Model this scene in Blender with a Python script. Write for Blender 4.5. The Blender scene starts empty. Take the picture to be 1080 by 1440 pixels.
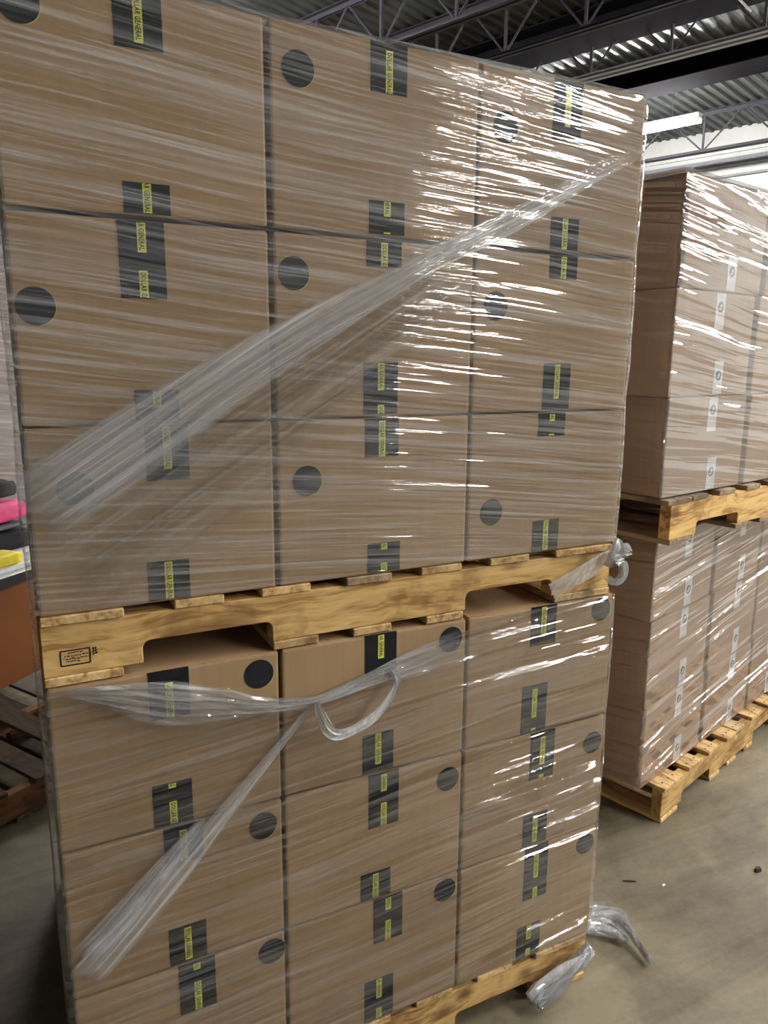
import bpy, bmesh, math, random
from mathutils import Matrix, Vector
random.seed(7)
S = bpy.context.scene
COL = S.collection

# ------------------------------------------------------------------ camera, world, exposure
S.view_settings.view_transform = 'Standard'
S.view_settings.look = 'None'
S.view_settings.gamma = 1.0
S.view_settings.use_curve_mapping = False
S.view_settings.exposure = 0.0
S.cycles.use_denoising = True
S.cycles.transparent_max_bounces = 14
S.cycles.max_bounces = 6
S.cycles.use_adaptive_sampling = True
S.cycles.adaptive_threshold = 0.05
S.cycles.sample_clamp_indirect = 6.0

CAM = (-0.00883, -1.28387, 1.61082)
cd = bpy.data.cameras.new('camera')
cam = bpy.data.objects.new('camera', cd); COL.objects.link(cam)
cd.sensor_fit = 'VERTICAL'; cd.sensor_height = 36.0
cd.lens = 1053.576 / 1440 * 36.0
cd.clip_start = 0.02; cd.clip_end = 200
cam.matrix_world = Matrix((
    (0.897448, 0.083136, -0.433215, CAM[0]),
    (-0.441054, 0.186026, -0.877989, CAM[1]),
    (0.007596, 0.979021, 0.203616, CAM[2]),
    (0, 0, 0, 1)))
S.camera = cam

W = bpy.data.worlds.new('world'); S.world = W; W.use_nodes = True
W.node_tree.nodes['Background'].inputs[0].default_value = (0.80, 0.88, 1.0, 1)
W.node_tree.nodes['Background'].inputs[1].default_value = 0.12
TUBE_STRENGTH = 250.0

# building axes: D runs along the roof joists and the lamps, N across them (toward the right-hand wall)
DV = Vector((-0.362495, 0.931986, 0)); NV = Vector((0.931986, 0.362495, 0))
C0 = Vector((CAM[0], CAM[1], 0))
BROT = math.atan2(DV.y, DV.x)          # x' of a building object = D
def bpos(n, d, z): return C0 + NV * n + DV * d + Vector((0, 0, z))
ROOF = 5.4

# ------------------------------------------------------------------ helpers
class MB:
    def __init__(s): s.v = []; s.f = []; s.m = []
    def quad(s, a, b, c, d, mi=0):
        n = len(s.v); s.v += [tuple(a), tuple(b), tuple(c), tuple(d)]; s.f.append((n, n+1, n+2, n+3)); s.m.append(mi)
    def box(s, a, b, mi=0):
        x0, y0, z0 = a; x1, y1, z1 = b; n = len(s.v)
        s.v += [(x0,y0,z0),(x1,y0,z0),(x1,y1,z0),(x0,y1,z0),(x0,y0,z1),(x1,y0,z1),(x1,y1,z1),(x0,y1,z1)]
        for f in ((0,3,2,1),(4,5,6,7),(0,1,5,4),(1,2,6,5),(2,3,7,6),(3,0,4,7)):
            s.f.append(tuple(n+i for i in f)); s.m.append(mi)
    def prism_y(s, outline, y0, y1, mi=0):
        """outline: (x,z) points, counter-clockwise seen from -y; front at y0"""
        n = len(s.v); k = len(outline)
        s.v += [(x, y0, z) for x, z in outline] + [(x, y1, z) for x, z in outline]
        s.f.append(tuple(range(n, n+k))); s.m.append(mi)
        s.f.append(tuple(range(n+2*k-1, n+k-1, -1))); s.m.append(mi)
        for i in range(k):
            j = (i+1) % k; s.f.append((n+j, n+i, n+k+i, n+k+j)); s.m.append(mi)
    def bar(s, p, q, w, h=None, mi=0, sides=4):
        p = Vector(p); q = Vector(q); h = h or w; t = (q-p).normalized()
        up = Vector((0,0,1)) if abs(t.z) < .95 else Vector((1,0,0))
        a = t.cross(up).normalized(); b = a.cross(t).normalized()
        n = len(s.v)
        for c in (p, q):
            for i in range(sides):
                th = 2*math.pi*(i+.5)/sides; k = math.sqrt(2) if sides == 4 else 1
                s.v.append(tuple(c + a*math.cos(th)*w/2*k + b*math.sin(th)*h/2*k))
        for i in range(sides):
            j = (i+1) % sides; s.f.append((n+i, n+j, n+sides+j, n+sides+i)); s.m.append(mi)
        s.f.append(tuple(n+i for i in reversed(range(sides)))); s.m.append(mi)
        s.f.append(tuple(n+sides+i for i in range(sides))); s.m.append(mi)
    def build(s, name, mats, parent=None, bevel=0, seg=2, smooth=False):
        me = bpy.data.meshes.new(name); me.from_pydata(s.v, [], s.f); me.update()
        if not isinstance(mats, (list, tuple)): mats = [mats]
        for m in mats: me.materials.append(m)
        me.polygons.foreach_set('material_index', s.m)
        if smooth: me.polygons.foreach_set('use_smooth', [True]*len(s.f))
        o = bpy.data.objects.new(name, me); COL.objects.link(o)
        if parent: o.parent = parent
        if bevel:
            b = o.modifiers.new('bevel', 'BEVEL'); b.width = bevel; b.segments = seg; b.limit_method = 'ANGLE'
        return o

def tag(o, label=None, cat=None, group=None, kind=None):
    if label: o['label'] = label
    if cat: o['category'] = cat
    if group: o['group'] = group
    if kind: o['kind'] = kind
    return o
def thing(name, label, cat, loc=(0,0,0), rz=0, group=None):
    o = bpy.data.objects.new(name, None); COL.objects.link(o)
    o.empty_display_size = .1; o.location = loc; o.rotation_euler = (0,0,rz)
    return tag(o, label, cat, group)

# ------------------------------------------------------------------ materials
class NT:
    def __init__(s, name):
        s.m = bpy.data.materials.new(name); s.m.use_nodes = True; s.t = s.m.node_tree
        s.t.nodes.clear(); s.out = s.t.nodes.new('ShaderNodeOutputMaterial')
    def n(s, typ, **kw):
        nd = s.t.nodes.new('ShaderNode'+typ)
        for k, v in kw.items(): setattr(nd, k, v)
        return nd
    def l(s, a, b): s.t.links.new(a, b)
    def put(s, sock, val):
        if hasattr(val, 'is_linked') or hasattr(val, 'links'): s.l(val, sock)
        else: sock.default_value = val
    def math(s, op, a, b=0.0, c=None, clamp=False):
        nd = s.n('Math', operation=op, use_clamp=clamp); s.put(nd.inputs[0], a); s.put(nd.inputs[1], b)
        if c is not None: s.put(nd.inputs[2], c)
        return nd.outputs[0]
    def noise(s, vec, scale=1.0, detail=2.0, rough=.5, dist=0.0):
        nd = s.n('TexNoise'); s.l(vec, nd.inputs['Vector']); nd.inputs['Scale'].default_value = scale
        nd.inputs['Detail'].default_value = detail; nd.inputs['Roughness'].default_value = rough
        nd.inputs['Distortion'].default_value = dist
        return nd.outputs[0]
    def ramp(s, fac, stops):
        nd = s.n('ValToRGB'); s.l(fac, nd.inputs[0]); e = nd.color_ramp.elements
        while len(e) < len(stops): e.new(.5)
        for el, (p, c) in zip(e, stops):
            el.position = p; el.color = (*c, 1) if len(c) == 3 else c
        return nd.outputs[0]
    def smooth(s, v, a, b):
        nd = s.n('MapRange', interpolation_type='SMOOTHSTEP'); s.put(nd.inputs[0], v)
        nd.inputs[1].default_value = a; nd.inputs[2].default_value = b
        return nd.outputs[0]
    def mixc(s, fac, a, b):
        nd = s.n('Mix', data_type='RGBA'); s.put(nd.inputs[0], fac); s.put(nd.inputs[6], a); s.put(nd.inputs[7], b)
        return nd.outputs[2]
    def mapped(s, src, scale=(1,1,1), loc=(0,0,0), rot=(0,0,0)):
        nd = s.n('Mapping'); s.l(src, nd.inputs[0]); nd.inputs['Scale'].default_value = scale
        nd.inputs['Location'].default_value = loc; nd.inputs['Rotation'].default_value = rot
        return nd.outputs[0]
    def obj(s): return s.n('TexCoord').outputs['Object']
    def rnd(s): return s.n('ObjectInfo').outputs['Random']
    def principled(s, color, rough=.6, metal=0.0, spec=.5, normal=None, **kw):
        b = s.n('BsdfPrincipled'); s.put(b.inputs['Base Color'], color); s.put(b.inputs['Roughness'], rough)
        b.inputs['Metallic'].default_value = metal; b.inputs['Specular IOR Level'].default_value = spec
        if normal is not None: s.l(normal, b.inputs['Normal'])
        s.l(b.outputs[0], s.out.inputs[0]); return b
    def bump(s, h, strength=.3, dist=.01):
        nd = s.n('Bump'); s.l(h, nd.inputs['Height']); s.put(nd.inputs['Strength'], strength)
        nd.inputs['Distance'].default_value = dist; return nd.outputs[0]

def plain(name, c, rough=.6, metal=0.0, spec=.5, var=.06, scale=25):
    t = NT(name); n = t.noise(t.obj(), scale, 3)
    d = tuple(max(0, x*(1-var*2)) for x in c); l = tuple(min(1, x*(1+var*2)) for x in c)
    t.principled(t.ramp(n, [(.3, d), (.7, l)]), rough, metal, spec); return t.m

def cardboard(name, base):
    t = NT(name); o = t.obj()
    fib = t.noise(t.mapped(o, (60, 60, 6)), 1, 3)
    blot = t.noise(o, 4.5, 3)
    flute = t.noise(t.mapped(o, (160, 160, 2)), 1, 1)
    f = t.math('ADD', t.math('MULTIPLY', fib, .40), t.math('ADD', t.math('MULTIPLY', blot, .5), t.math('MULTIPLY', flute, .1)))
    col = t.ramp(f, [(.3, tuple(x*.86 for x in base)), (.7, tuple(x*1.10 for x in base))])
    hv = t.n('HueSaturation'); t.l(col, hv.inputs['Color'])
    t.l(t.math('MULTIPLY_ADD', t.rnd(), .14, .93), hv.inputs['Value'])
    t.principled(hv.outputs[0], .62, spec=.3, normal=t.bump(flute, .05, .003)); return t.m

def wood(name, light, dark, axis='x', knots=True):
    t = NT(name); o = t.obj(); r = t.rnd()
    off = t.n('CombineXYZ'); t.l(t.math('MULTIPLY', r, 37.0), off.inputs[0]); t.l(t.math('MULTIPLY', r, 11.0), off.inputs[1]); t.l(t.math('MULTIPLY', r, 23.0), off.inputs[2])
    ad = t.n('VectorMath', operation='ADD'); t.l(o, ad.inputs[0]); t.l(off.outputs[0], ad.inputs[1])
    p = ad.outputs[0]
    sc = (2.2, 26, 30) if axis == 'x' else (26, 2.2, 30)
    bend = t.math('MULTIPLY', t.math('SUBTRACT', t.noise(t.mapped(p, (3, 3, 3)), 1, 2), .5), .10)
    cb = t.n('CombineXYZ'); t.l(bend, cb.inputs[1 if axis == 'x' else 0]); t.l(bend, cb.inputs[2])
    ad2 = t.n('VectorMath', operation='ADD'); t.l(p, ad2.inputs[0]); t.l(cb.outputs[0], ad2.inputs[1])
    g = t.noise(t.mapped(ad2.outputs[0], sc), 1, 5, .65, .8)
    fine = t.noise(t.mapped(ad2.outputs[0], tuple(k*4 for k in sc)), 1, 3)
    col = t.ramp(t.math('ADD', t.math('MULTIPLY', g, .68), t.math('MULTIPLY', fine, .32)),
                 [(.40, dark), (.47, tuple((a*1.6+b)/2.6 for a, b in zip(light, dark))), (.57, light)])
    if knots:
        ksc = (5.5, 1.5, 9) if axis == 'x' else (9, 4, 1.5)
        k = t.n('TexVoronoi'); t.l(t.mapped(p, ksc), k.inputs['Vector']); k.inputs['Scale'].default_value = 1
        kk = t.math('ADD', k.outputs['Distance'], t.math('MULTIPLY', t.math('SUBTRACT', g, .5), .35))
        kf = t.math('SUBTRACT', 1.0, t.smooth(kk, .06, .26))
        col = t.mixc(t.math('MULTIPLY', kf, .8), col, (dark[0]*.30, dark[1]*.24, dark[2]*.25, 1))
        st = t.smooth(t.noise(t.mapped(p, (5, 5, 7)), 1, 4, .65), .50, .64)
        col = t.mixc(t.math('MULTIPLY', st, .62), col, (dark[0]*.55, dark[1]*.52, dark[2]*.58, 1))
        gy = t.smooth(t.noise(t.mapped(p, (2.2, 2.2, 4), (5, 2, 1)), 1, 3), .52, .72)
        col = t.mixc(t.math('MULTIPLY', gy, .4), col, (.30, .27, .22, 1))
    hv = t.n('HueSaturation'); t.l(col, hv.inputs['Color']); t.l(t.math('MULTIPLY_ADD', r, .35, .80), hv.inputs['Value'])
    t.principled(hv.outputs[0], .72, spec=.25, normal=t.bump(g, .35, .006)); return t.m

def film(name, tilt=0.0, seed=0.0, haze=.05, streak=.16, glint=1.0, coarse=1.0, refl=3.8, fv=60, bv=45, rough=.055, warp_amt=.05, fade=False):
    """clear stretch film: uv = metres along the wrap / metres up; fine stretched wrinkles follow the wrap"""
    t = NT(name); uv = t.n('UVMap', uv_map='UVMap').outputs[0]
    sp = t.n('SeparateXYZ'); t.l(uv, sp.inputs[0]); u, v = sp.outputs[0], sp.outputs[1]
    warp = t.math('SUBTRACT', t.noise(t.mapped(uv, (1.3, 2.2, 1), (seed, seed*.7, 0)), 1, 1), .5)
    v2 = t.math('ADD', t.math('ADD', v, t.math('MULTIPLY', u, tilt)), t.math('MULTIPLY', warp, warp_amt))
    def co(su, sv, z):
        c = t.n('CombineXYZ'); t.l(t.math('MULTIPLY', u, su), c.inputs[0]); t.l(t.math('MULTIPLY', v2, sv), c.inputs[1]); c.inputs[2].default_value = z+seed
        return c.outputs[0]
    h1 = t.noise(co(1.7, fv, 0), 1, 2, .55)
    h2 = t.noise(co(5.0, fv*2.4, 5), 1, 2, .5)
    h3 = t.noise(co(.8, fv*.36, 9), 1, 2, .5)
    mask = t.smooth(t.noise(t.mapped(uv, (2.0, 4.5, 1), (seed*1.3, 3, 0)), 1, 2), .38, .62)
    b1 = t.noise(co(1.9, bv, 14), 1, 1.5, .5); b2 = t.noise(co(4.0, bv*2.6, 17), 1, 1, .5); b3 = t.noise(co(.9, bv*.36, 21), 1, 1.5, .5)
    k = 60.0/bv
    h = t.math('ADD', t.math('MULTIPLY', b1, .60*glint*k), t.math('ADD', t.math('MULTIPLY', b2, .13*glint*k), t.math('MULTIPLY', b3, .9*coarse*k)))
    nb = t.bump(h, t.math('MULTIPLY_ADD', mask, .55, .45), .012)
    fr = t.n('Fresnel'); fr.inputs[0].default_value = 1.45; t.l(nb, fr.inputs['Normal'])
    fac = t.math('MINIMUM', t.math('MULTIPLY', fr.outputs[0], refl), .34)
    df = t.n('BsdfDiffuse'); df.inputs[0].default_value = (.86, .88, .90, 1)
    s1 = t.smooth(h1, .48, .72); s2 = t.smooth(h2, .50, .72); s3 = t.smooth(h3, .46, .70)
    hz = t.math('ADD', t.math('MULTIPLY', t.math('ADD', t.math('MULTIPLY', s1, .45), t.math('ADD', t.math('MULTIPLY', s2, .45), t.math('MULTIPLY', s3, .20))), streak), haze, clamp=True)
    if fade:
        eu = t.n('SeparateXYZ'); t.l(t.n('UVMap', uv_map='edge').outputs[0], eu.inputs[0])
        ed = t.math('MULTIPLY', t.math('SUBTRACT', 1.0, t.smooth(t.math('ABSOLUTE', eu.outputs[0]), .5-fade, .5)),
                    t.math('MULTIPLY', t.smooth(eu.outputs[1], 0, .12), t.math('SUBTRACT', 1.0, t.smooth(eu.outputs[1], .85, 1.0))))
        hz = t.math('MULTIPLY', hz, ed); fac = t.math('MULTIPLY', fac, ed)
    gl = t.n('BsdfGlossy'); gl.inputs['Roughness'].default_value = rough; t.l(nb, gl.inputs['Normal'])
    tr = t.n('BsdfTransparent'); tr.inputs[0].default_value = (.99, .99, .99, 1)
    mx = t.n('MixShader'); t.l(fac, mx.inputs[0]); t.l(tr.outputs[0], mx.inputs[1]); t.l(gl.outputs[0], mx.inputs[2])
    m2 = t.n('MixShader'); t.l(hz, m2.inputs[0]); t.l(mx.outputs[0], m2.inputs[1]); t.l(df.outputs[0], m2.inputs[2])
    t.l(m2.outputs[0], t.out.inputs[0])
    return t.m

M = {}
M['card'] = cardboard('kraft_cardboard', (.398, .263, .138))
M['card_red'] = cardboard('kraft_cardboard_reddish', (.35, .225, .148))
M['tape'] = plain('black_tape', (.012, .013, .016), .7, spec=.2, var=.2)
M['yellow'] = plain('tape_yellow', (.72, .74, .10), .5)
M['ink'] = plain('black_ink', (.012, .012, .012), .6)
M['sticker'] = plain('black_sticker', (.014, .016, .019), .75, spec=.2, var=.15)
M['lime'] = plain('sticker_rim', (.55, .62, .12), .5)
M['white_tape'] = plain('white_tape', (.62, .62, .63), .4)
M['gray_ink'] = plain('grey_ink', (.10, .10, .13), .5)
M['wood'] = wood('pallet_wood_pale', (.74, .49, .19), (.36, .19, .06))
M['wood_y'] = wood('pallet_wood_pale_boards', (.72, .50, .23), (.36, .21, .08), 'y')
M['wood_g'] = wood('pallet_wood_weathered', (.30, .24, .17), (.15, .11, .075))
M['wood_gy'] = wood('pallet_wood_weathered_boards', (.33, .25, .16), (.15, .105, .065), 'y')
M['wood_d'] = wood('pallet_wood_dark_boards', (.16, .12, .08), (.08, .055, .035), 'y')
M['wood_b'] = wood('pallet_wood_brown', (.26, .13, .06), (.12, .055, .025))
M['nail'] = plain('nail_steel', (.08, .07, .065), .5, .6)
M['film_up'] = film('stretch_film_upper', tilt=.09, seed=1.7, haze=.02, streak=.36, glint=1.0, coarse=.5, fv=85, bv=55)
M['film_lo'] = film('stretch_film_lower', tilt=-.075, seed=5.1, haze=.005, streak=.19, fv=62, glint=2.2, coarse=7.0, bv=46)
M['film_far'] = film('stretch_film_far_upper', tilt=.12, seed=9.3, haze=.01, streak=.12, glint=1.0, coarse=2.0, fv=60, bv=44)
M['film_far2'] = film('stretch_film_far_lower', tilt=-.10, seed=13.9, haze=.01, streak=.12, fv=55, glint=2.0, coarse=6.0, bv=46)
M['film_white'] = film('stretch_film_cloudy', tilt=.12, seed=19.3, haze=.25, streak=.45, glint=1.0, coarse=2.5, fv=40)
M['film_band'] = film('stretch_film_gathered', tilt=0, seed=3.3, haze=.16, streak=.42, glint=1.3, fv=130, bv=120, fade=.12)
M['film_fan'] = film('stretch_film_fan', tilt=0, seed=8.3, haze=.0, streak=.20, glint=.8, fv=95, fade=.3, warp_amt=.02)
M['film_rope'] = film('stretch_film_twisted', tilt=.5, seed=4.4, haze=.36, streak=.4, glint=2.0, fv=150, bv=120, refl=3)
M['steel_dark'] = plain('joist_steel_dark', (.045, .042, .055), .7, .0, .3)
M['beam'] = plain('beam_paint_dark', (.016, .015, .020), .95, spec=.05)
M['steel_grey'] = plain('joist_steel_grey', (.36, .36, .40), .6)
M['white_metal'] = plain('fixture_white', (.75, .76, .78), .4)
M['wall'] = plain('wall_paint', (.62, .64, .62), .8, var=.03, scale=3)
M['rail'] = plain('wall_rail', (.26, .27, .30), .6)
M['bench_white'] = plain('bench_top_white', (.78, .80, .78), .35)
M['bench_black'] = plain('bench_edge_black', (.02, .02, .022), .5)
M['bench_brown'] = plain('bench_panel_brown', (.25, .078, .013), .45, scale=6)
M['black_cloth'] = plain('black_fabric', (.012, .012, .015), .9)
M['grey_cloth'] = plain('grey_fabric', (.11, .115, .125), .8)
M['pink'] = plain('pink_fabric', (.78, .07, .24), .5)
M['mauve'] = plain('mauve_fabric', (.50, .40, .48), .8)
M['paper'] = plain('white_paper', (.80, .81, .82), .5)
M['ylw_card'] = plain('yellow_card', (.85, .70, .04), .6)
M['cream'] = plain('cream_card', (.75, .60, .38), .7)
M['dirt'] = plain('dark_litter', (.03, .028, .025), .8)

t = NT('tube_light'); e = t.n('Emission'); e.inputs[0].default_value = (1, .975, .935, 1); e.inputs[1].default_value = TUBE_STRENGTH
t.l(e.outputs[0], t.out.inputs[0]); M['tube'] = t.m

t = NT('roof_deck_steel'); o_ = t.obj()
t.principled(t.ramp(t.noise(t.mapped(o_, (3, .6, 3)), 1, 3), [(.3, (.042, .046, .046)), (.7, (.088, .094, .092))]), .45, .2); M['deck'] = t.m

t = NT('concrete_floor'); o_ = t.obj()
big = t.noise(o_, 1.3, 4, .6, .8); mid = t.noise(o_, 5.5, 4, .6, .5); fin = t.noise(o_, 60, 3)
scuff = t.noise(t.mapped(o_, (1.2, 9, 1), (0, 0, 0), (0, 0, .7)), 1, 4, .6, .6)
f_ = t.math('ADD', t.math('ADD', t.math('MULTIPLY', big, .42), t.math('MULTIPLY', mid, .20)), t.math('ADD', t.math('MULTIPLY', scuff, .30), t.math('MULTIPLY', fin, .08)))
c_ = t.ramp(f_, [(.38, (.075, .062, .040)), (.50, (.158, .134, .088)), (.61, (.255, .218, .145))])
spk = t.smooth(t.noise(o_, 23, 2, .7), .68, .80)
c_ = t.mixc(t.math('MULTIPLY', spk, .35), c_, (.06, .05, .04, 1))
t.principled(c_, t.math('MULTIPLY_ADD', mid, .3, .42), spec=.35, normal=t.bump(fin, .12, .004)); M['floor'] = t.m

# ------------------------------------------------------------------ the setting
mb = MB(); mb.quad((-12, -30, 0), (26, -30, 0), (26, 22, 0), (-12, 22, 0)); fl = mb.build('floor', M['floor']); tag(fl, kind='structure')

# corrugated roof deck: ribs run along N, profile repeats along D
mb = MB(); pitch = .152; d0, d1, n0, n1 = -25.0, 16.0, -6.0, 14.0
prof = []; d = d0
while d < d1:
    prof += [(d, 0), (d+.045, .0), (d+.062, .038), (d+.135, .038)]; d += pitch
for (a, za), (b, zb) in zip(prof[:-1], prof[1:]):
    mb.quad(bpos(n0, a, ROOF+za), bpos(n0, b, ROOF+zb), bpos(n1, b, ROOF+zb), bpos(n1, a, ROOF+za))
ce = mb.build('ceiling', M['deck']); tag(ce, kind='structure')

def bbox(mb_, n0, n1, d0, d1, z0, z1, mi=0):
    k = len(mb_.v)
    for z in (z0, z1):
        for n, d in ((n0,d0),(n1,d0),(n1,d1),(n0,d1)): mb_.v.append(tuple(bpos(n, d, z)))
    for f in ((0,3,2,1),(4,5,6,7),(0,1,5,4),(1,2,6,5),(2,3,7,6),(3,0,4,7)): mb_.f.append(tuple(k+i for i in f)); mb_.m.append(mi)

mb = MB(); bbox(mb, 14.0, 14.2, -25, 16.2, 0, ROOF+.02); tag(mb.build('wall_right', M['wall']), kind='structure')
mb = MB(); bbox(mb, -6, 14.0, 16.0, 16.2, 0, ROOF+.02); tag(mb.build('wall_back', M['wall']), kind='structure')
mb = MB(); bbox(mb, 13.86, 14.0, -24.9, 16, 4.80, 4.92); tag(mb.build('trim_1', M['rail']), kind='structure')
mb = MB(); bbox(mb, 13.92, 14.0, -24.9, 16, 4.63, 4.665); tag(mb.build('trim_2', M['rail']), kind='structure')
mb = MB(); bbox(mb, 13.95, 14.0, -24.9, 16, 5.02, 5.04); tag(mb.build('trim_3', M['white_metal']), kind='structure')

# solid roof beams at deck level
def beam(n, label, w=.22, h=.30):
    b = thing('roof_beam', label, 'beam', bpos(n, 1.5, ROOF-h), BROT, 'solid roof beams')
    m = MB(); L = 12.0; m.box((-L, -w/2, 0), (L, w/2, .016)); m.build('bottom_flange', M['beam'], b)
    m = MB(); m.box((-L, -w/2, h-.016), (L, w/2, h)); m.build('top_flange', M['beam'], b)
    m = MB(); m.box((-L, -.006, .016), (L, .006, h-.016)); m.build('web_plate', M['beam'], b)
beam(8.55, 'dark solid steel roof beam left of the twin-rail joist, above the near stack', .5, .26)
beam(10.62, 'dark solid steel roof beam between the twin-rail joist and the lit tube lamp', .55, .24)

def joist(n, zc, label, mat, cw=.045, gap=.03, panel=.75, dlo=0.0, dhi=11.0, ph=0.0):
    """open-web roof joist: twin-angle bottom chord at height zc, zigzag web up to the deck"""
    L0, L1 = -12.5, 15.5
    j = thing('roof_joist', label, 'joist', bpos(n, 0, 0), BROT, 'open-web roof joists')
    m = MB()
    for s in (-1, 1):
        m.box((L0, s*gap/2 if s > 0 else -gap/2-cw, zc), (L1, gap/2+cw if s > 0 else -gap/2, zc+.006))
        m.box((L0, s*gap/2-.003, zc), (L1, s*gap/2+.003, zc+cw))
    m.build('bottom_chord', mat, j)
    m = MB()
    for s in (-1, 1): m.box((L0, s*.045-.03, ROOF-.012), (L1, s*.045+.03, ROOF-.004)); m.box((L0, s*.02-.003, ROOF-.06), (L1, s*.02+.003, ROOF-.012))
    m.build('top_chord', M['steel_dark'], j)
    x = dlo + ph; k = 0
    while x < dhi:
        for a, b in (((x, 0, zc+.02), (x+panel/2, 0, ROOF-.03)), ((x+panel/2, 0, ROOF-.03), (x+panel, 0, zc+.02))):
            m = MB(); m.bar(a, b, .026, sides=6); m.build('web_bar', M['steel_dark'], j)
        m = MB(); m.bar((x+panel, 0, zc+.03), (x+panel, 0, ROOF-.03), .028); m.build('web_post', M['steel_dark'], j)
        x += panel; k += 1
joist(6.45, 4.8, 'dark open-web roof joist above the left of the near stack, leftmost joist in view', M['steel_dark'], panel=1.0, dlo=1, dhi=9)
joist(7.45, 4.8, 'dark open-web roof joist left of the twin-rail joist', M['steel_dark'], panel=.95, dlo=1, dhi=9, ph=.3)
joist(8.70, 4.8, 'roof joist with twin pale rails along its bottom, left of the lit lamp', M['steel_grey'], cw=.062, gap=.055, panel=.95, dlo=0, dhi=9)
joist(12.8, 4.8, 'open-web roof joist nearest the white wall, behind the lit tube lamp', M['steel_dark'], cw=.05, panel=1.15, dlo=0, dhi=11, ph=.35)
br = thing('bridging_rod', 'thin pale steel rod tying the roof joists together', 'rod', bpos(7.0, 3.0, 5.05), BROT-math.pi/2)
m = MB(); m.bar((-.7, 0, 0), (1.7, .0, 0), .022, sides=6); m.build('rod', M['steel_grey'], br)

# fluorescent fixtures
def fixture(n, d, label, z=4.84, L=2.4):
    fx = thing('fluorescent_fixture', label, 'lamp', bpos(n, d, z), BROT, 'fluorescent ceiling fixtures')
    m = MB(); m.prism_y([(-.04, .02), (.04, .02), (.085, .075), (.085, .09), (-.085, .09), (-.085, .075)], 0, L)
    ho = m.build('housing', M['white_metal'], fx); ho.rotation_euler = (0, 0, -math.pi/2)
    for s in (-1, 1):
        m = MB(); m.bar((.04, s*.062, 0), (L-.04, s*.062, 0), .05, sides=10); m.build('tube', M['tube'], fx)
        for x in (.012, L-.012):
            m = MB(); m.bar((x-.012, s*.062, 0), (x+.012, s*.062, 0), .03, .06); m.build('lampholder', M['white_metal'], fx)
    for x in (.4, L-.4):
        m = MB(); m.bar((x, 0, .09), (x, 0, ROOF-z-.002), .008, sides=6); m.build('hanger', M['steel_grey'], fx)
fixture(11.2, 4.4, 'lit double-tube fluorescent lamp right of the near stack top')
fixture(4.2, 5.4, 'fluorescent lamp above and behind the near stack top, outside the frame')
for n, ds, where in ((11.2, (.3, -2.3, -4.9, -7.5, -10.1), "in the lit lamp's row"), (3.9, (-2.8, -5.4, -8.0, -10.6, -13.2, -15.8, -18.4, -21.0), 'in the row over the aisle')):
    for d, nth in zip(ds, ('first', 'second', 'third', 'fourth', 'fifth', 'sixth', 'seventh', 'eighth', 'ninth')):
        fixture(n, d, f'fluorescent lamp {where}, {nth} outside the frame')

# ------------------------------------------------------------------ cartons
FONT_MESH = None
def text_outline():
    cu = bpy.data.curves.new('lettering', 'FONT'); cu.body = 'DOLLAR GENERAL'; cu.size = 1.0; cu.offset = .018; cu.space_character = 1.08
    cu.resolution_u = 2
    ob = bpy.data.objects.new('lettering', cu); COL.objects.link(ob)
    bpy.context.view_layer.update()
    me = bpy.data.meshes.new_from_object(ob.evaluated_get(bpy.context.evaluated_depsgraph_get()))
    vs = [v.co.copy() for v in me.vertices]; fs = [tuple(p.vertices) for p in me.polygons]
    bpy.data.objects.remove(ob); bpy.data.curves.remove(cu); bpy.data.meshes.remove(me)
    x0 = min(v.x for v in vs); x1 = max(v.x for v in vs); y0 = min(v.y for v in vs); y1 = max(v.y for v in vs)
    return [((v.x-x0)/(x1-x0), (v.y-y0)/(y1-y0)) for v in vs], fs
TV, TF = text_outline()
LAB_L, LAB_W, LAB_P = .071, .0135, .098

def printed_tape(parent, xc, zt, zb, s0, over=0.0, w=.071, slant=0.0):
    """black carton tape on the front face with its yellow printed label; over>0 carries on over the top edge"""
    bm = bmesh.new()
    def face(pts, mi):
        f = bm.faces.new([bm.verts.new(p) for p in pts]); f.material_index = mi
    th = .0008
    L = zt-zb
    m = MB(); m.box((xc-w/2, -th, zb), (xc+w/2, .0002, zt), 0)
    if over: m.box((xc-w/2, -th, zt-.0004), (xc+w/2, over, zt+th), 0)
    s = s0 - LAB_P
    tvs, tfs, tms = [], [], []
    while s < L:
        bm = bmesh.new()
        y1 = -th-.0005; y2 = -th-.0009
        q = [bm.verts.new(p) for p in ((xc-LAB_W/2, y1, zt-s-LAB_L), (xc+LAB_W/2, y1, zt-s-LAB_L), (xc+LAB_W/2, y1, zt-s), (xc-LAB_W/2, y1, zt-s))]
        f = bm.faces.new(q); f.material_index = 1
        bv = [bm.verts.new((xc-LAB_W*.32+ty*LAB_W*.64, y2, zt-s-.0035-tx*(LAB_L-.007))) for tx, ty in TV]
        for tf in TF:
            try: f = bm.faces.new([bv[i] for i in tf]); f.material_index = 2
            except ValueError: pass
        for co, no in (((0, 0, zt-.001), (0, 0, 1)), ((0, 0, zb+.001), (0, 0, -1))):
            bmesh.ops.bisect_plane(bm, geom=bm.verts[:]+bm.edges[:]+bm.faces[:], plane_co=co, plane_no=no, clear_outer=True)
        bm.verts.index_update(); n = len(m.v)
        m.v += [tuple(v.co) for v in bm.verts]
        for f in bm.faces: m.f.append(tuple(n+v.index for v in f.verts)); m.m.append(f.material_index)
        bm.free(); s += LAB_P
    o = m.build('tape', [M['tape'], M['yellow'], M['ink']], parent); o['label'] = 'black tape with yellow print'
    return o

def disc(m, x, z, r, y0, y1, mi, k=36):
    m.prism_y([(x+r*math.cos(2*math.pi*i/k), z+r*math.sin(2*math.pi*i/k)) for i in range(k)], y0, y1, mi)

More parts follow.
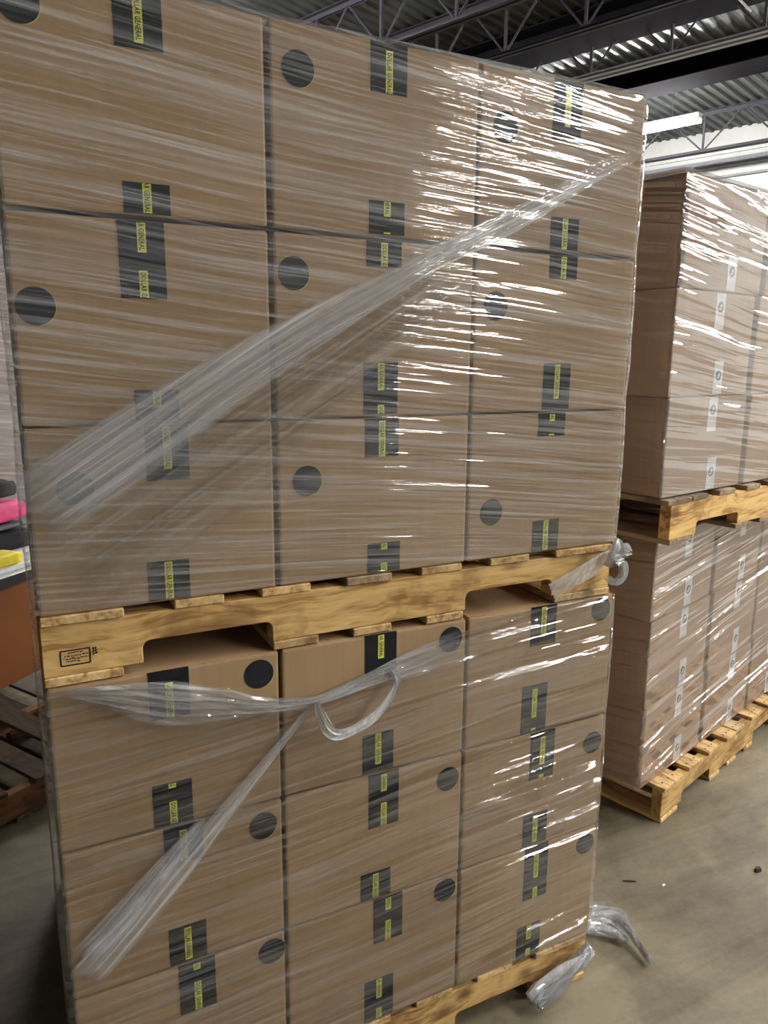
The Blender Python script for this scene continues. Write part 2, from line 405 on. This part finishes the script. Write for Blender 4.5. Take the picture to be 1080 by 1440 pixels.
def carton_body(root, w, h, d, mat, sag=.0):
    """a filled carton: softly rounded edges, flap seam across the top, slightly swollen front"""
    bm = bmesh.new(); bmesh.ops.create_cube(bm, size=1.0)
    for v in bm.verts: v.co = Vector(((v.co.x+.5)*w, (v.co.y+.5)*d, (v.co.z+.5)*h))
    bmesh.ops.bevel(bm, geom=bm.edges[:], offset=.0045, segments=2, affect='EDGES', profile=.6)
    me = bpy.data.meshes.new('carton_body'); bm.to_mesh(me); bm.free()
    me.materials.append(mat)
    o = bpy.data.objects.new('carton_body', me); COL.objects.link(o); o.parent = root
    # the glue-flap fold near the left edge of the front face and the two top flaps
    m = MB(); m.box((.003, .003, h-.0015), (w-.003, d/2-.0015, h+.0012)); m.build('top_flap', mat, root)
    m = MB(); m.box((.003, d/2+.0015, h-.0015), (w-.003, d-.003, h+.0012)); m.build('top_flap', mat, root)
    return o

def carton(label, x, z, w, h, d=.49, y=0.0, tapes=(), sticker=None, mat='card', group=None, parent=None, frame=None, name='cardboard_box'):
    loc = Vector((x, y, z)); rz = 0
    if frame: loc = frame @ loc; rz = math.atan2(frame[1][0], frame[0][0])
    r = thing(name, label, 'box', loc, rz, group)
    carton_body(r, w, h-.0022, d, M[mat])
    for tp in tapes: printed_tape(r, *tp)
    if sticker:
        sx, sz = sticker; m = MB()
        disc(m, sx+.0012, sz-.0010, .0280, -.0005, .0002, 1); disc(m, sx, sz, .0285, -.0009, -.0004, 0)
        o = m.build('round_sticker', [M['sticker'], M['lime']], r); o['label'] = 'round black sticker with thin lime rim'
    return r

ROWN_U = ['top', 'middle', 'bottom']; COLN = ['left', 'middle', 'right']
XS = [(.002, .402), (.411, .813), (.819, 1.224)]
ZU = [(1.823, 2.143), (1.500, 1.817), (1.190, 1.497)]
UT = [  # per column: tape x, tapes (top z, bottom z, print start) per row; sticker per row
  [[(.207, 2.1405, 2.061, .0), (.207, 1.872, 1.8265, -.024)], [(.195, 1.8145, 1.698, -.025), (.206, 1.554, 1.5035, -.042)], [(.218, 1.4945, 1.403, .001), (.21, 1.263, 1.1935, .002)]],
  [[(.628, 2.1405, 2.060, .012), (.626, 1.883, 1.8265, -.045)], [(.621, 1.8145, 1.770, .002), (.616, 1.599, 1.5035, -.02)], [(.619, 1.4945, 1.422, .003), (.625, 1.252, 1.1935, -.057)]],
  [[(1.022, 2.1405, 2.031, .012), (1.03, 1.888, 1.8265, -.01)], [(1.032, 1.8145, 1.769, .0), (1.03, 1.599, 1.5035, .003)], [(1.023, 1.4945, 1.446, -.055), (1.021, 1.262, 1.1935, .0)]]]
US = [[(.045, 2.095), (.035, 1.681), (.071, 1.397)], [(.460, 2.074), (.447, 1.75), (.467, 1.385)], [(.876, 2.038), (.868, 1.71), (.876, 1.291)]]
for r in range(3):
    for c in range(3):
        x0, x1 = XS[c]; z0, z1 = ZU[r]; tp = []
        for k, (tx, zt, zb, s0) in enumerate(UT[c][r]):
            top = (k == 0); tp.append((tx-x0, zt-z0-(.0005 if top else 0), max(zb-z0, .003), s0, .13 if top else 0))
        sx, sz = US[c][r]
        carton(f'brown carton with black dot, {ROWN_U[r]} row, {COLN[c]} column of the near upper pallet load',
               x0, z0, x1-x0, z1-z0, tapes=tp, sticker=(sx-x0, sz-z0), group='cartons on the near upper pallet')
ZL = [(.757, 1.0645), (.455, .7535), (.140, .4515)]
XL = [(.002, .404), (.411, .822), (.829, 1.232)]
LT = [
  [[(.200, 1.062, .971, .022), (.196, .844, .760, -.06)], [(.211, .751, .675, .008), (.210, .538, .458, .005)], [(.224, .449, .340, -.055), (.21, .235, .143, .01)]],
  [[(.620, 1.062, .972, -.02), (.615, .847, .760, .0)], [(.629, .751, .628, -.03), (.611, .522, .458, .005)], [(.642, .449, .341, -.04), (.621, .248, .143, -.02)]],
  [[(1.030, 1.062, .970, .0), (1.015, .875, .760, .01)], [(1.046, .751, .632, .012), (1.036, .541, .458, .006)], [(1.046, .449, .306, .015), (1.034, .233, .143, -.03)]]]
LS = [[(.365, 1.024), (.365, .705), (.376, .414)], [(.785, 1.023), (.787, .696), (.787, .416)], [(1.197, 1.030), (1.199, .687), (1.198, .408)]]
for r in range(3):
    for c in range(3):
        x0, x1 = XL[c]; z0, z1 = ZL[r]; tp = []
        for k, (tx, zt, zb, s0) in enumerate(LT[c][r]):
            tp.append((tx-x0, zt-z0-(.0005 if k == 0 else 0), max(zb-z0, .003), s0, .22 if k == 0 else 0))
        sx, sz = LS[c][r]
        carton(f'brown carton with black dot, {ROWN_U[r]} row, {COLN[c]} column of the near lower pallet load',
               x0, z0, x1-x0, z1-z0, tapes=tp, sticker=(sx-x0, sz-z0), group='cartons on the near lower pallet')
# second row of cartons behind the end columns
for nm, ZZ, XX in (('upper', ZU, XS), ('lower', ZL, XL)):
    for r in range(3):
        for c in (0, 1, 2):
            x0, x1 = XX[c]; z0, z1 = ZZ[r]
            carton(f'plain carton hidden behind the {ROWN_U[r]} row {COLN[c]} carton of the near {nm} load', x0, z0, x1-x0, z1-z0, y=.498, group=f'rear cartons of the near {nm} load')

# ------------------------------------------------------------------ pallets
def round_rect_notch(x0, x1, z, r, k=5):
    """points of a fork notch cut up from the bottom edge (z=0), walked from x1 down to x0... returned left to right"""
    pts = [(x0, 0)]
    for i in range(k+1):
        a = math.pi - (math.pi/2)*i/k
        pts.append((x0+r+r*math.cos(a), z-r+r*math.sin(a)))
    for i in range(k+1):
        a = math.pi/2 - (math.pi/2)*i/k
        pts.append((x1-r+r*math.cos(a), z-r+r*math.sin(a)))
    return pts + [(x1, 0)]
def pallet(label, loc, rz, decks, bots, notches, W=1.219, D=1.016, H=.128, mats=('wood', 'wood_y'), stamp=False, sh=.092, cat='pallet', group='wooden pallets'):
    p = thing('wooden_pallet', label, cat, loc, rz, group)
    tb = .0165; zs = tb; zt = H-tb
    for y0 in (.004, D/2-.02, D-.042):
        out = [(0, 0)]
        for a, b in notches: out += round_rect_notch(a, b, .040, .014)
        out += [(W, 0), (W, zt-zs), (0, zt-zs)]
        m = MB(); m.prism_y([(x, z+zs) for x, z in out], y0, y0+.038)
        st = m.build('stringer', M[mats[0]], p, bevel=.0015, seg=1)
        if stamp and y0 < .01:
            q = MB(); yy = y0-.0006
            def ln(x, z, x2, z2, w=.0012):
                a = Vector((x2-x, z2-z)).normalized(); nx, nz = -a.y*w, a.x*w
                q.quad((x-nx, yy, z-nz), (x2-nx, yy, z2-nz), (x2+nx, yy, z2+nz), (x+nx, yy, z+nz))
            X0, X1, Z0, Z1 = .028, .074, .034, .060
            for a in ((X0, Z0, X1, Z0), (X1, Z0, X1, Z1), (X1, Z1, X0, Z1), (X0, Z1, X0, Z0)): ln(*a)
            rr = random.Random(3)
            for zz, a, b in ((.0555, .040, .060), (.050, .034, .072), (.0455, .032, .072), (.041, .036, .058)):
                x = a
                while x < b:
                    l = rr.uniform(.002, .006); ln(x, zz+rr.uniform(-.001, .001), x+l, zz+rr.uniform(-.0015, .0015), rr.uniform(.0006, .0011)); x += l+rr.uniform(.0, .002)
            for k in range(3): ln(.078, .048+k*.0045, .087-.001*k, .050+k*.0045, .0009)
            ln(.079, .046, .080, .060, .0008); ln(.084, .047, .083, .060, .0008)
            sp = q.build('stamp', M['ink'], st); sp['label'] = 'black ink stamp in a rectangular frame'
    for i, (a, b) in enumerate(decks):
        m = MB(); m.box((a, 0.0 if i % 3 else -.004, zt+.0003), (b, D, H))
        o = m.build('deck_board', M[mats[1]], p, bevel=.002, seg=1)
        q = MB()
        for y in (.022, .026+D/2-.02, D-.022):
            for fx in (.22, .55, .8): q.bar((a+(b-a)*fx, y, H-.002), (a+(b-a)*fx, y, H+.0006), .008, sides=8)
        q.build('nail_heads', M['nail'], o)
    for a, b in bots:
        m = MB(); m.box((a, .0, 0), (b, D, tb-.0003)); m.build('bottom_board', M[mats[1]], p, bevel=.002, seg=1)
    return p
DECK = [(.001, .132), (.217, .305), (.375, .471), (.544, .642), (.711, .808), (.879, .982), (1.051, 1.214)]
BOTS = [(.0, .126), (.395, .486), (.559, .644), (.725, .815), (1.057, 1.219)]
NOTCH = [(.160, .395), (.822, 1.050)]
pallet('pale yellow wooden pallet under the upper cartons, with a framed ink stamp', (0, .0, 1.0655), 0, DECK, BOTS, NOTCH, H=.1235, stamp=True, group='pallets of the near stack')
pallet('pale wooden pallet on the floor under the near stack', (.008, .0, 0), 0, DECK, BOTS, NOTCH, H=.139, group='pallets of the near stack')

# ------------------------------------------------------------------ stretch film
def grid_obj(name, rows, mat, parent=None, uvs=None, smooth=True, edge=False):
    """rows: list of equal-length lists of points; uvs likewise (metres)"""
    nr, nc = len(rows), len(rows[0])
    me = bpy.data.meshes.new(name)
    vs = [tuple(p) for r in rows for p in r]
    fs = [(i*nc+j, i*nc+j+1, (i+1)*nc+j+1, (i+1)*nc+j) for i in range(nr-1) for j in range(nc-1)]
    me.from_pydata(vs, [], fs); me.update()
    ul = me.uv_layers.new(name='UVMap'); fl_ = [uv for r in uvs for uv in r]
    for lp in me.loops: ul.data[lp.index].uv = fl_[lp.vertex_index]
    if edge:
        ul = me.uv_layers.new(name='edge')
        for lp in me.loops: i, j = divmod(lp.vertex_index, nc); ul.data[lp.index].uv = (j/(nc-1)-.5, i/(nr-1))
    if smooth: me.polygons.foreach_set('use_smooth', [True]*len(fs))
    me.materials.append(mat)
    o = bpy.data.objects.new(name, me); COL.objects.link(o)
    if parent: o.parent = parent
    return o

def perim(x0, x1, y0, y1, r=.012, step=.04):
    """closed outline starting at the front-left corner, walking right along the front"""
    pts = []; u = 0
    def seg(a, b, n):
        for i in range(n): pts.append((a[0]+(b[0]-a[0])*i/n, a[1]+(b[1]-a[1])*i/n))
    def arc(cx, cy, a0):
        for i in range(4):
            a = a0 + math.pi/2*i/4; pts.append((cx+r*math.cos(a), cy+r*math.sin(a)))
    nx = max(2, int((x1-x0)/step)); ny = max(2, int((y1-y0)/step))
    seg((x0+r, y0), (x1-r, y0), nx); arc(x1-r, y0+r, -math.pi/2)
    seg((x1, y0+r), (x1, y1-r), ny); arc(x1-r, y1-r, 0)
    seg((x1-r, y1), (x0+r, y1), nx); arc(x0+r, y1-r, math.pi/2)
    seg((x0, y1-r), (x0, y0+r), ny); arc(x0+r, y0+r, math.pi)
    pts.append(pts[0]); return pts

def wrap(label, loc, rz, x0, x1, y0, y1, z0, z1, mat, off=.004, top_in=.0, seed=1, cut=None, group='stretch wraps of the pallet loads', side=.010):
    """film sleeve round a pallet load; cut(x) lowers the top edge along the front"""
    root = thing('stretch_wrap', label, 'plastic film', loc, rz, group)
    rg = random.Random(seed)
    P = perim(x0-side, x1+side*.6, y0-off, y1+off)
    us = [0]
    for a, b in zip(P[:-1], P[1:]): us.append(us[-1]+math.hypot(b[0]-a[0], b[1]-a[1]))
    nz = max(6, int((z1-z0)/.02)); rows = []; uvs = []
    cx, cy = (x0+x1)/2, (y0+y1)/2
    ph = [(rg.uniform(4, 11), rg.uniform(20, 70), rg.uniform(0, 6.28)) for _ in range(6)]
    def topz(x, y):
        if cut and y < y0+.03: return cut(x)
        return z1
    for i in range(nz+1):
        f = i/nz; row = []; uv = []
        for (x, y), u in zip(P, us):
            zt = topz(x, y); z = z0 + (zt-z0)*f
            wob = sum(math.sin(a*u+b*z+c) for a, b, c in ph)/6
            nx = (x-cx)/max(abs(x1-x0)/2, .01); ny = (y-cy)/max(abs(y1-y0)/2, .01)
            k = .0012*wob
            bul = .004*math.sin(math.pi*((z-z0)/(z1-z0)*3 % 1)) if abs(nx) > .99 else 0
            row.append((x+(k+bul)*(1 if nx > .9 else -1 if nx < -.9 else 0), y+k*(1 if ny > .9 else -1 if ny < -.9 else 0), z)); uv.append((u, z))
        rows.append(row); uvs.append(uv)
    if top_in:
        for s in (.35, 1):
            row = []; uv = []
            for (x, y), u in zip(P, us):
                X = min(max(x, x0+top_in*s), x1-top_in*s); Y = min(max(y, y0+top_in*s), y1-top_in*s)
                row.append((X, Y, z1+.004+.003*math.sin(u*9)*s)); uv.append((u, z1+top_in*s))
            rows.append(row); uvs.append(uv)
    grid_obj('film_sleeve', rows, mat, root, uvs)
    return root

def catmull(pts, n):
    out = []; P = [pts[0]] + list(pts) + [pts[-1]]
    for i in range(1, len(P)-2):
        for k in range(n):
            t_ = k/n; q = []
            for a, b, c, d in zip(P[i-1], P[i], P[i+1], P[i+2]):
                q.append(.5*(2*b+(c-a)*t_+(2*a-5*b+4*c-d)*t_*t_+(3*b-a-3*c+d)*t_**3))
            out.append(q)
    out.append(list(pts[-1])); return out

def ribbon(name, path, mat, parent, normal=(0, -1, 0), pleats=8, amp=.004, n=10, cols=24, seed=1, frayed=0.0):
    """gathered strip of film: path of (x,y,z,width); cross-section pleated along the normal"""
    rg = random.Random(seed); pts = catmull(path, n); N = Vector(normal); rows = []; uvs = []; u = 0
    pa = [rg.uniform(0, 6.28) for _ in range(4)]
    for i, p in enumerate(pts):
        c = Vector(p[:3]); a = Vector(pts[max(i-1, 0)][:3]); b = Vector(pts[min(i+1, len(pts)-1)][:3])
        t_ = (b-a).normalized(); side = t_.cross(N).normalized()
        if i: u += (c-Vector(pts[i-1][:3])).length
        row = []; uv = []; w = p[3]
        for j in range(cols+1):
            s = j/cols-.5
            h = amp*(.5+.5*math.sin(s*pleats*6.28+pa[0]+.6*math.sin(u*11+pa[1]))) + amp*.5*math.sin(s*pleats*2.3*6.28+pa[2]+u*23)
            fr = frayed*w*math.sin(j*2.4+u*31+pa[3])*.5
            row.append(c + side*(s*w) + N*(abs(h)+.0005) + t_*fr); uv.append((u, s*max(w, .03)))
        rows.append(row); uvs.append(uv)
    return grid_obj(name, rows, mat, parent, uvs, edge=True)

# upper near load
wu = wrap('clear stretch film round the near upper carton load, with a diagonal gathered band', (0, 0, 0), 0, 0, 1.226, 0, .99, 1.195, 2.146, M['film_up'], top_in=.07, seed=2)
o = ribbon('diagonal_band', [(1.236, -.008, 2.050, .034), (1.05, -.010, 1.955, .040), (.885, -.010, 1.866, .050), (.72, -.009, 1.79, .046), (.62, -.009, 1.735, .050), (.48, -.008, 1.66, .075), (.33, -.008, 1.575, .10), (.18, -.007, 1.48, .12), (.05, -.006, 1.395, .13), (-.004, -.004, 1.36, .13)],
           M['film_band'], wu, pleats=5, amp=.003, seed=4)
o['label'] = 'hazy gathered film band running diagonally'
o = ribbon('film_fan', [(.80, -.0065, 1.77, .10), (.62, -.0065, 1.66, .16), (.45, -.0065, 1.56, .26), (.28, -.0065, 1.46, .34), (.10, -.006, 1.35, .38), (-.004, -.005, 1.29, .38)],
           M['film_fan'], wu, pleats=2, amp=.0008, seed=9)
# lower near load: the sleeve's front edge sags below the pallet between the corners
EDGE = [(-.02, 1.064), (.07, 1.062), (.154, 1.045), (.278, 1.008), (.40, .972), (.472, .960), (.595, .985), (.727, 1.010), (.814, 1.032), (.86, 1.056), (1.25, 1.064)]
def cut_l(x):
    for (a, za), (b, zb) in zip(EDGE[:-1], EDGE[1:]):
        if x <= b: return za+(zb-za)*max(0, (x-a)/(b-a))
    return EDGE[-1][1]
wl = wrap('clear stretch film round the near lower carton load, sagging below the pallet', (0, 0, 0), 0, 0, 1.234, 0, .99, .142, 1.064, M['film_lo'], seed=5, cut=cut_l)
o = ribbon('film_edge', [(.02, -.006, 1.062, .012), (.10, -.010, 1.040, .045), (.19, -.016, 1.012, .085), (.28, -.016, .990, .070), (.37, -.014, .968, .034), (.47, -.016, .958, .020), (.56, -.012, .972, .030), (.68, -.010, .992, .06), (.84, -.008, 1.02, .085)],
           M['film_band'], wl, pleats=5, amp=.010, seed=6, frayed=.25)
o['label'] = 'bunched upper edge of the film'
o = ribbon('diagonal_strap', [(.476, -.018, .962, .012), (.40, -.015, .882, .020), (.30, -.013, .778, .036), (.20, -.011, .672, .055), (.10, -.010, .575, .070), (.045, -.008, .523, .075), (.020, -.004, .498, .070)],
           M['film_band'], wl, pleats=4, amp=.004, seed=7)
o['label'] = 'hazy gathered film strap running diagonally'
o = ribbon('film_edge_frill', [(.25, -.010, .765, .015), (.17, -.011, .69, .035), (.09, -.011, .610, .06), (.02, -.008, .55, .05)], M['film_band'], wl, pleats=6, amp=.008, seed=17, frayed=.3)
o = ribbon('twisted_tail', [(.468, -.024, .960, .012), (.474, -.034, .930, .022), (.485, -.040, .905, .026), (.505, -.042, .892, .024), (.54, -.040, .893, .020), (.575, -.036, .905, .022), (.605, -.030, .922, .014), (.632, -.026, .950, .012), (.641, -.022, .975, .012), (.632, -.014, .990, .014)],
           M['film_rope'], wl, pleats=2, amp=.010, cols=14, seed=8)
o['label'] = 'loose twisted film loop'

# knot of film tied round the upper pallet's right end
kt = thing('film_knot', 'bunched clear film tied round the right end of the upper pallet', 'plastic film', (1.19, -.02, 1.15))
ribbon('film_strap', [(-.152, .012, -.052, .040), (-.11, .002, -.030, .040), (-.06, -.004, -.008, .042), (-.02, -.004, .012, .034), (.005, -.004, .024, .022)], M['film_rope'], kt, pleats=3, amp=.006, cols=16, seed=11)
for i, pth in enumerate([[(-.012, -.012, .008, .016), (-.006, -.022, .040, .030), (.004, -.016, .062, .014)],
                         [(-.004, -.010, .016, .02), (.020, -.02, .034, .036), (.045, -.014, .026, .012)],
                         [(.0, -.008, .012, .016), (.022, -.016, .002, .02), (.026, -.014, -.028, .016), (.008, -.010, -.044, .016), (-.012, -.006, -.030, .012)],
                         [(-.02, -.010, -.002, .018), (-.010, -.026, .016, .034), (.018, -.020, .018, .02)]]):
    ribbon('film_bunch', pth, M['film_rope'], kt, pleats=3, amp=.012, cols=14, seed=20+i)

# wrapped scrap at the floor pallet's right end and the loose tail on the floor
sc = thing('film_scrap', 'crumpled clear film bunched on the floor pallet corner', 'plastic film', (1.10, -.006, .0))
ribbon('film_bunch', [(-.07, -.004, .040, .030), (-.02, -.008, .058, .050), (.04, -.008, .080, .045), (.10, -.006, .105, .030), (.118, -.002, .118, .016)], M['film_rope'], sc, pleats=6, amp=.020, cols=40, seed=31, frayed=.35)
ribbon('film_bunch', [(-.06, -.012, .018, .012), (-.05, -.014, .038, .035), (.0, -.016, .058, .040), (.06, -.014, .088, .036), (.11, -.010, .112, .014)], M['film_band'], sc, pleats=7, amp=.022, cols=40, seed=39, frayed=.6)
sl = thing('film_tail', 'wispy clear film tail lying on the concrete beside the near stack', 'plastic film', (1.33, .06, 0))
ribbon('film_strip', [(-.09, .09, .06, .035), (.0, .075, .022, .075), (.06, .075, .012, .085), (.105, .045, .020, .050), (.098, -.01, .018, .018), (.088, -.075, .006, .010), (.080, -.115, .004, .014)], M['film_band'], sl, normal=(0, -.25, .97), pleats=5, amp=.022, cols=40, seed=33, frayed=.35)
ribbon('film_strip', [(-.07, .06, .05, .02), (.01, .055, .02, .05), (.05, .03, .012, .06), (.07, .0, .008, .03), (.075, -.03, .005, .015)], M['film_band'], sl, normal=(0, -.25, .97), pleats=5, amp=.02, cols=30, seed=37, frayed=.5)

# ------------------------------------------------------------------ right-hand stack
def frame(x, y, deg):
    return Matrix.Translation((x, y, 0)) @ Matrix.Rotation(math.radians(deg), 4, 'Z')
def white_tape(parent, xc, zt, zb, s0=.02):
    w = .052; m = MB(); m.box((xc-w/2, -.0008, zb), (xc+w/2, .0002, zt), 0)
    z = zt-s0
    while z-.02 > zb:
        if z+.018 < zt:
            disc(m, xc, z, .016, -.0012, -.0008, 1, 18)
            disc(m, xc+.003, z+.003, .0055, -.0015, -.0012, 0, 12)
            m.box((xc-.010, -.0015, z-.008), (xc+.004, -.0012, z-.004), 0)
        z -= .075
    o = m.build('tape', [M['white_tape'], M['gray_ink']], parent); o['label'] = 'white tape with dark round logos'
FC = [(0, .45), (.485, .90), (.925, 1.28)]
def far_carton(label, fr, x, z, w, h, d, y, tapes, group):
    r = carton(label, x, z, w, h, d, y=y, mat='card_red', group=group, frame=fr)
    for tp in tapes: white_tape(r, *tp)
FL = frame(1.843, .436, 17.2); FU = frame(1.722, .335, 11.5)
LOZ = [(.139, .445), (.447, .752), (.754, 1.048)]; LSH = [0.0, -.012, -.022]
UPZ = [(1.197, 1.497), (1.499, 1.808), (1.811, 2.122)]; USH = [0.0, -.008, .018]
ROWN = ['bottom', 'middle', 'top']
for nm, fr, Z, SH in (('lower', FL, LOZ, LSH), ('upper', FU, UPZ, USH)):
    for r in range(3):
        for c in range(3):
            x0, x1 = FC[c]; z0, z1 = Z[r]; h = z1-z0; xm = (x0+x1)/2-x0+.03
            tps = [(xm-.012, h-.003, h-.11, .04), (xm+.012, .105, .004, .045)]
            if r == 2 and nm == 'upper': tps = tps[1:] if c == 0 else tps
            far_carton(f'brown carton with white logo tape, {ROWN[r]} row, {COLN[c]} column of the right-hand {nm} load', fr, x0+SH[r], z0, x1-x0, h, .49, [0, .002, .004][r], tps, f'cartons on the right-hand {nm} pallet')
        far_carton(f'plain carton hidden behind the {ROWN[r]} row left carton of the right-hand {nm} load', fr, FC[0][0]+SH[r], Z[r][0], .45, Z[r][1]-Z[r][0], .49, .50, [], f'rear cartons of the right-hand {nm} load')
pf = frame(1.925, .405, 17.2)
D2 = [(.0, .135), (.20, .30), (.36, .45), (.52, .61), (.62, .70), (.78, .88), (.95, 1.04), (1.09, 1.219)]
pallet('pale wooden pallet on the floor under the right-hand stack', (1.925, .405, 0), math.radians(17.2), D2, BOTS, NOTCH, H=.137, group='pallets of the right-hand stack')
pallet('weathered grey wooden pallet between the two right-hand carton loads', (1.752, .318, 1.051), math.radians(11.5), [(-.03, .10), (.11, .20), (.27, .37), (.44, .53), (.60, .70), (.78, .88), (.95, 1.04), (1.09, 1.219)], BOTS, [(.150, .41), (.80, 1.06)], H=.143, mats=('wood', 'wood_gy'), group='pallets of the right-hand stack')
wrap('clear glinting stretch film round the right-hand upper carton load', FU.translation, math.radians(11.5), -.012, 1.30, 0, .99, 1.20, 2.126, M['film_far'], top_in=.06, seed=12)
wrap('clear stretch film round the right-hand lower carton load', FL.translation, math.radians(17.2), -.024, 1.29, 0, .99, .15, 1.047, M['film_far2'], seed=13)

# ------------------------------------------------------------------ left background: bench, clothes, empty pallet, far load
BH = math.atan2(.69, .72)
bf = Matrix.Translation((.35, 2.363, 0)) @ Matrix.Rotation(BH, 4, 'Z')
def bp(x, y, z): return bf @ Vector((x, y, z))
bn = thing('packing_bench', 'white-topped packing bench with orange-brown front panel, left behind the near stack', 'table', (.35, 2.363, 0), BH)
m = MB(); m.box((-2.3, 0, .715), (0, .7, .74)); m.build('bench_top', M['bench_white'], bn, bevel=.002)
m = MB(); m.box((-2.3, -.003, .700), (0, .004, .7385)); o = m.build('edge_band', M['bench_black'], bn); o['label'] = 'black front edge strip'
m = MB(); m.box((-2.24, .02, .285), (-.06, .045, .7145)); m.build('front_panel', M['bench_brown'], bn)
for x in (-2.24, -.10):
    for y in (.05, .62): m = MB(); m.box((x, y, 0), (x+.05, y+.05, .7145)); m.build('leg', M['steel_dark'], bn)

def soft(name, label, cat, x, y, z, sx, sy, sz, mat, seed=1, group=None, rz=0.0):
    """folded soft goods: pillowy slab with creases"""
    rg = random.Random(seed); bm = bmesh.new(); bmesh.ops.create_cube(bm, size=1)
    bmesh.ops.subdivide_edges(bm, edges=bm.edges[:], cuts=5, use_grid_fill=True)
    ph = [rg.uniform(0, 6) for _ in range(4)]
    for v in bm.verts:
        a, b, c = v.co.x*2, v.co.y*2, v.co.z*2
        k = 1-.14*(a**4+b**4)/2*abs(c)
        w = .10*math.sin(a*3+ph[0])*math.cos(b*4+ph[1])+.05*math.sin(a*9+b*7+ph[2])
        zz = max(-1, c*k+(w if c > -.9 else 0))
        v.co = Vector((a*sx/2*(1-.04*c*c), b*sy/2*(1-.04*c*c), (zz+1)*sz/2))
    me = bpy.data.meshes.new(name); bm.to_mesh(me); bm.free()
    me.polygons.foreach_set('use_smooth', [True]*len(me.polygons)); me.materials.append(mat)
    o = bpy.data.objects.new(name, me); COL.objects.link(o)
    o.location = bp(x, y, z); o.rotation_euler = (0, 0, BH+rz); tag(o, label, cat, group)
    return o
TZ = .7405
soft('paper_sheet', 'crumpled white plastic-wrapped sheets at the front of the bench', 'paper', -.44, .14, TZ, .50, .22, .022, M['paper'], 3)
soft('yellow_card', 'yellow card leaning on the white sheets on the bench', 'card', -.545, .10, TZ+.024, .14, .11, .045, M['ylw_card'], 5)
soft('folded_garment', 'dark folded clothes behind the white sheets on the bench', 'clothes', -.46, .36, TZ, .55, .20, .095, M['black_cloth'], 6, 'clothes heaped on the bench')
soft('folded_garment', 'thin grey folded cloth on the dark clothes under the pink fabric', 'clothes', -.46, .37, TZ+.108, .52, .19, .018, M['grey_cloth'], 7, 'clothes heaped on the bench')
soft('pink_garment', 'bright pink folded fabric on the bench heap', 'clothes', -.46, .38, TZ+.137, .52, .19, .085, M['pink'], 8, 'clothes heaped on the bench')
soft('folded_garment', 'black bundled fabric on top of the pink fabric', 'clothes', -.46, .42, TZ+.236, .52, .18, .075, M['black_cloth'], 9, 'clothes heaped on the bench')
soft('mauve_garment', 'pale mauve cloth draped on the black bundle', 'clothes', -.62, .44, TZ+.322, .28, .15, .035, M['mauve'], 10, 'clothes heaped on the bench')

# a white parcel with a cream flap, and the wrapped load behind the bench
fr = frame(-.70, 2.75, 22)
FZ = [(.14+.33*i, .14+.33*(i+1)-.003) for i in range(6)]
names6 = ['lowest', 'second', 'third', 'fourth', 'fifth', 'topmost']
for i, (a, b) in enumerate(FZ):
    carton(f'pale carton of the wrapped load left behind the bench, {names6[i]} from the floor', .0, a, .80, b-a, .5, frame=fr, group='cartons of the load behind the bench', mat='card_red')
pallet('wooden pallet under the wrapped load behind the bench', fr @ Vector((0, 0, 0)), math.radians(22), [(0, .12), (.2, .3), (.38, .5), (.58, .8)], [(0, .12), (.35, .47), (.68, .8)], [(.14, .32), (.5, .66)], W=.8, D=.6, H=.139, mats=('wood_g', 'wood_gy'), group='pallets behind the near stack')
wrap('clear glinting stretch film round the load left behind the bench', fr.translation, math.radians(22), 0, .80, 0, .5, .16, 2.13, M['film_white'], top_in=.05, seed=15)

# empty pallet lying on the floor left of the near stack
PH = math.radians(31)
e0 = Vector((-.012, 1.446, 0)) - Vector((math.cos(PH), math.sin(PH), 0))*.62
pallet('empty brown wooden pallet lying on the floor under the bench', e0, PH, [(.0, .10), (.20, .29), (.39, .48), (.58, .67), (.76, .86), (.98, 1.10)], [(0, .10), (.5, .6), (.8, 1.07)], [(.15, .40), (.70, .80)], W=1.1, D=1.1, H=.13, mats=('wood_b', 'wood_d'), group='pallets behind the near stack')

# litter on the floor
def chip(label, x, y, pts, mat, name='floor_litter', h=.006, rz=0):
    m = MB(); n = len(pts)
    m.v = [(a, b, 0) for a, b in pts] + [(a*.8, b*.8, h) for a, b in pts]
    m.f = [tuple(reversed(range(n))), tuple(range(n, 2*n))] + [(i, (i+1) % n, n+(i+1) % n, n+i) for i in range(n)]; m.m = [0]*len(m.f)
    o = m.build(name, mat); o.location = (x, y, 0); o.rotation_euler = (0, 0, rz); tag(o, label, 'litter')
chip('small dark crumb on the concrete near the right edge', 2.015, .086, [(-.012, -.006), (.010, -.008), (.014, .004), (.0, .010), (-.011, .005)], M['dirt'], h=.012)
chip('dark splinter lying on the concrete right of the near stack', 1.606, .228, [(-.022, -.002), (.0, -.004), (.024, .001), (.004, .004)], M['dirt'], name='wood_splinter', h=.004, rz=-.6)
chip('pale fleck on the concrete beside the dark splinter', 1.69, .168, [(-.008, -.003), (.006, -.004), (.009, .003), (-.004, .004)], M['paper'], name='paper_fleck', h=.003)
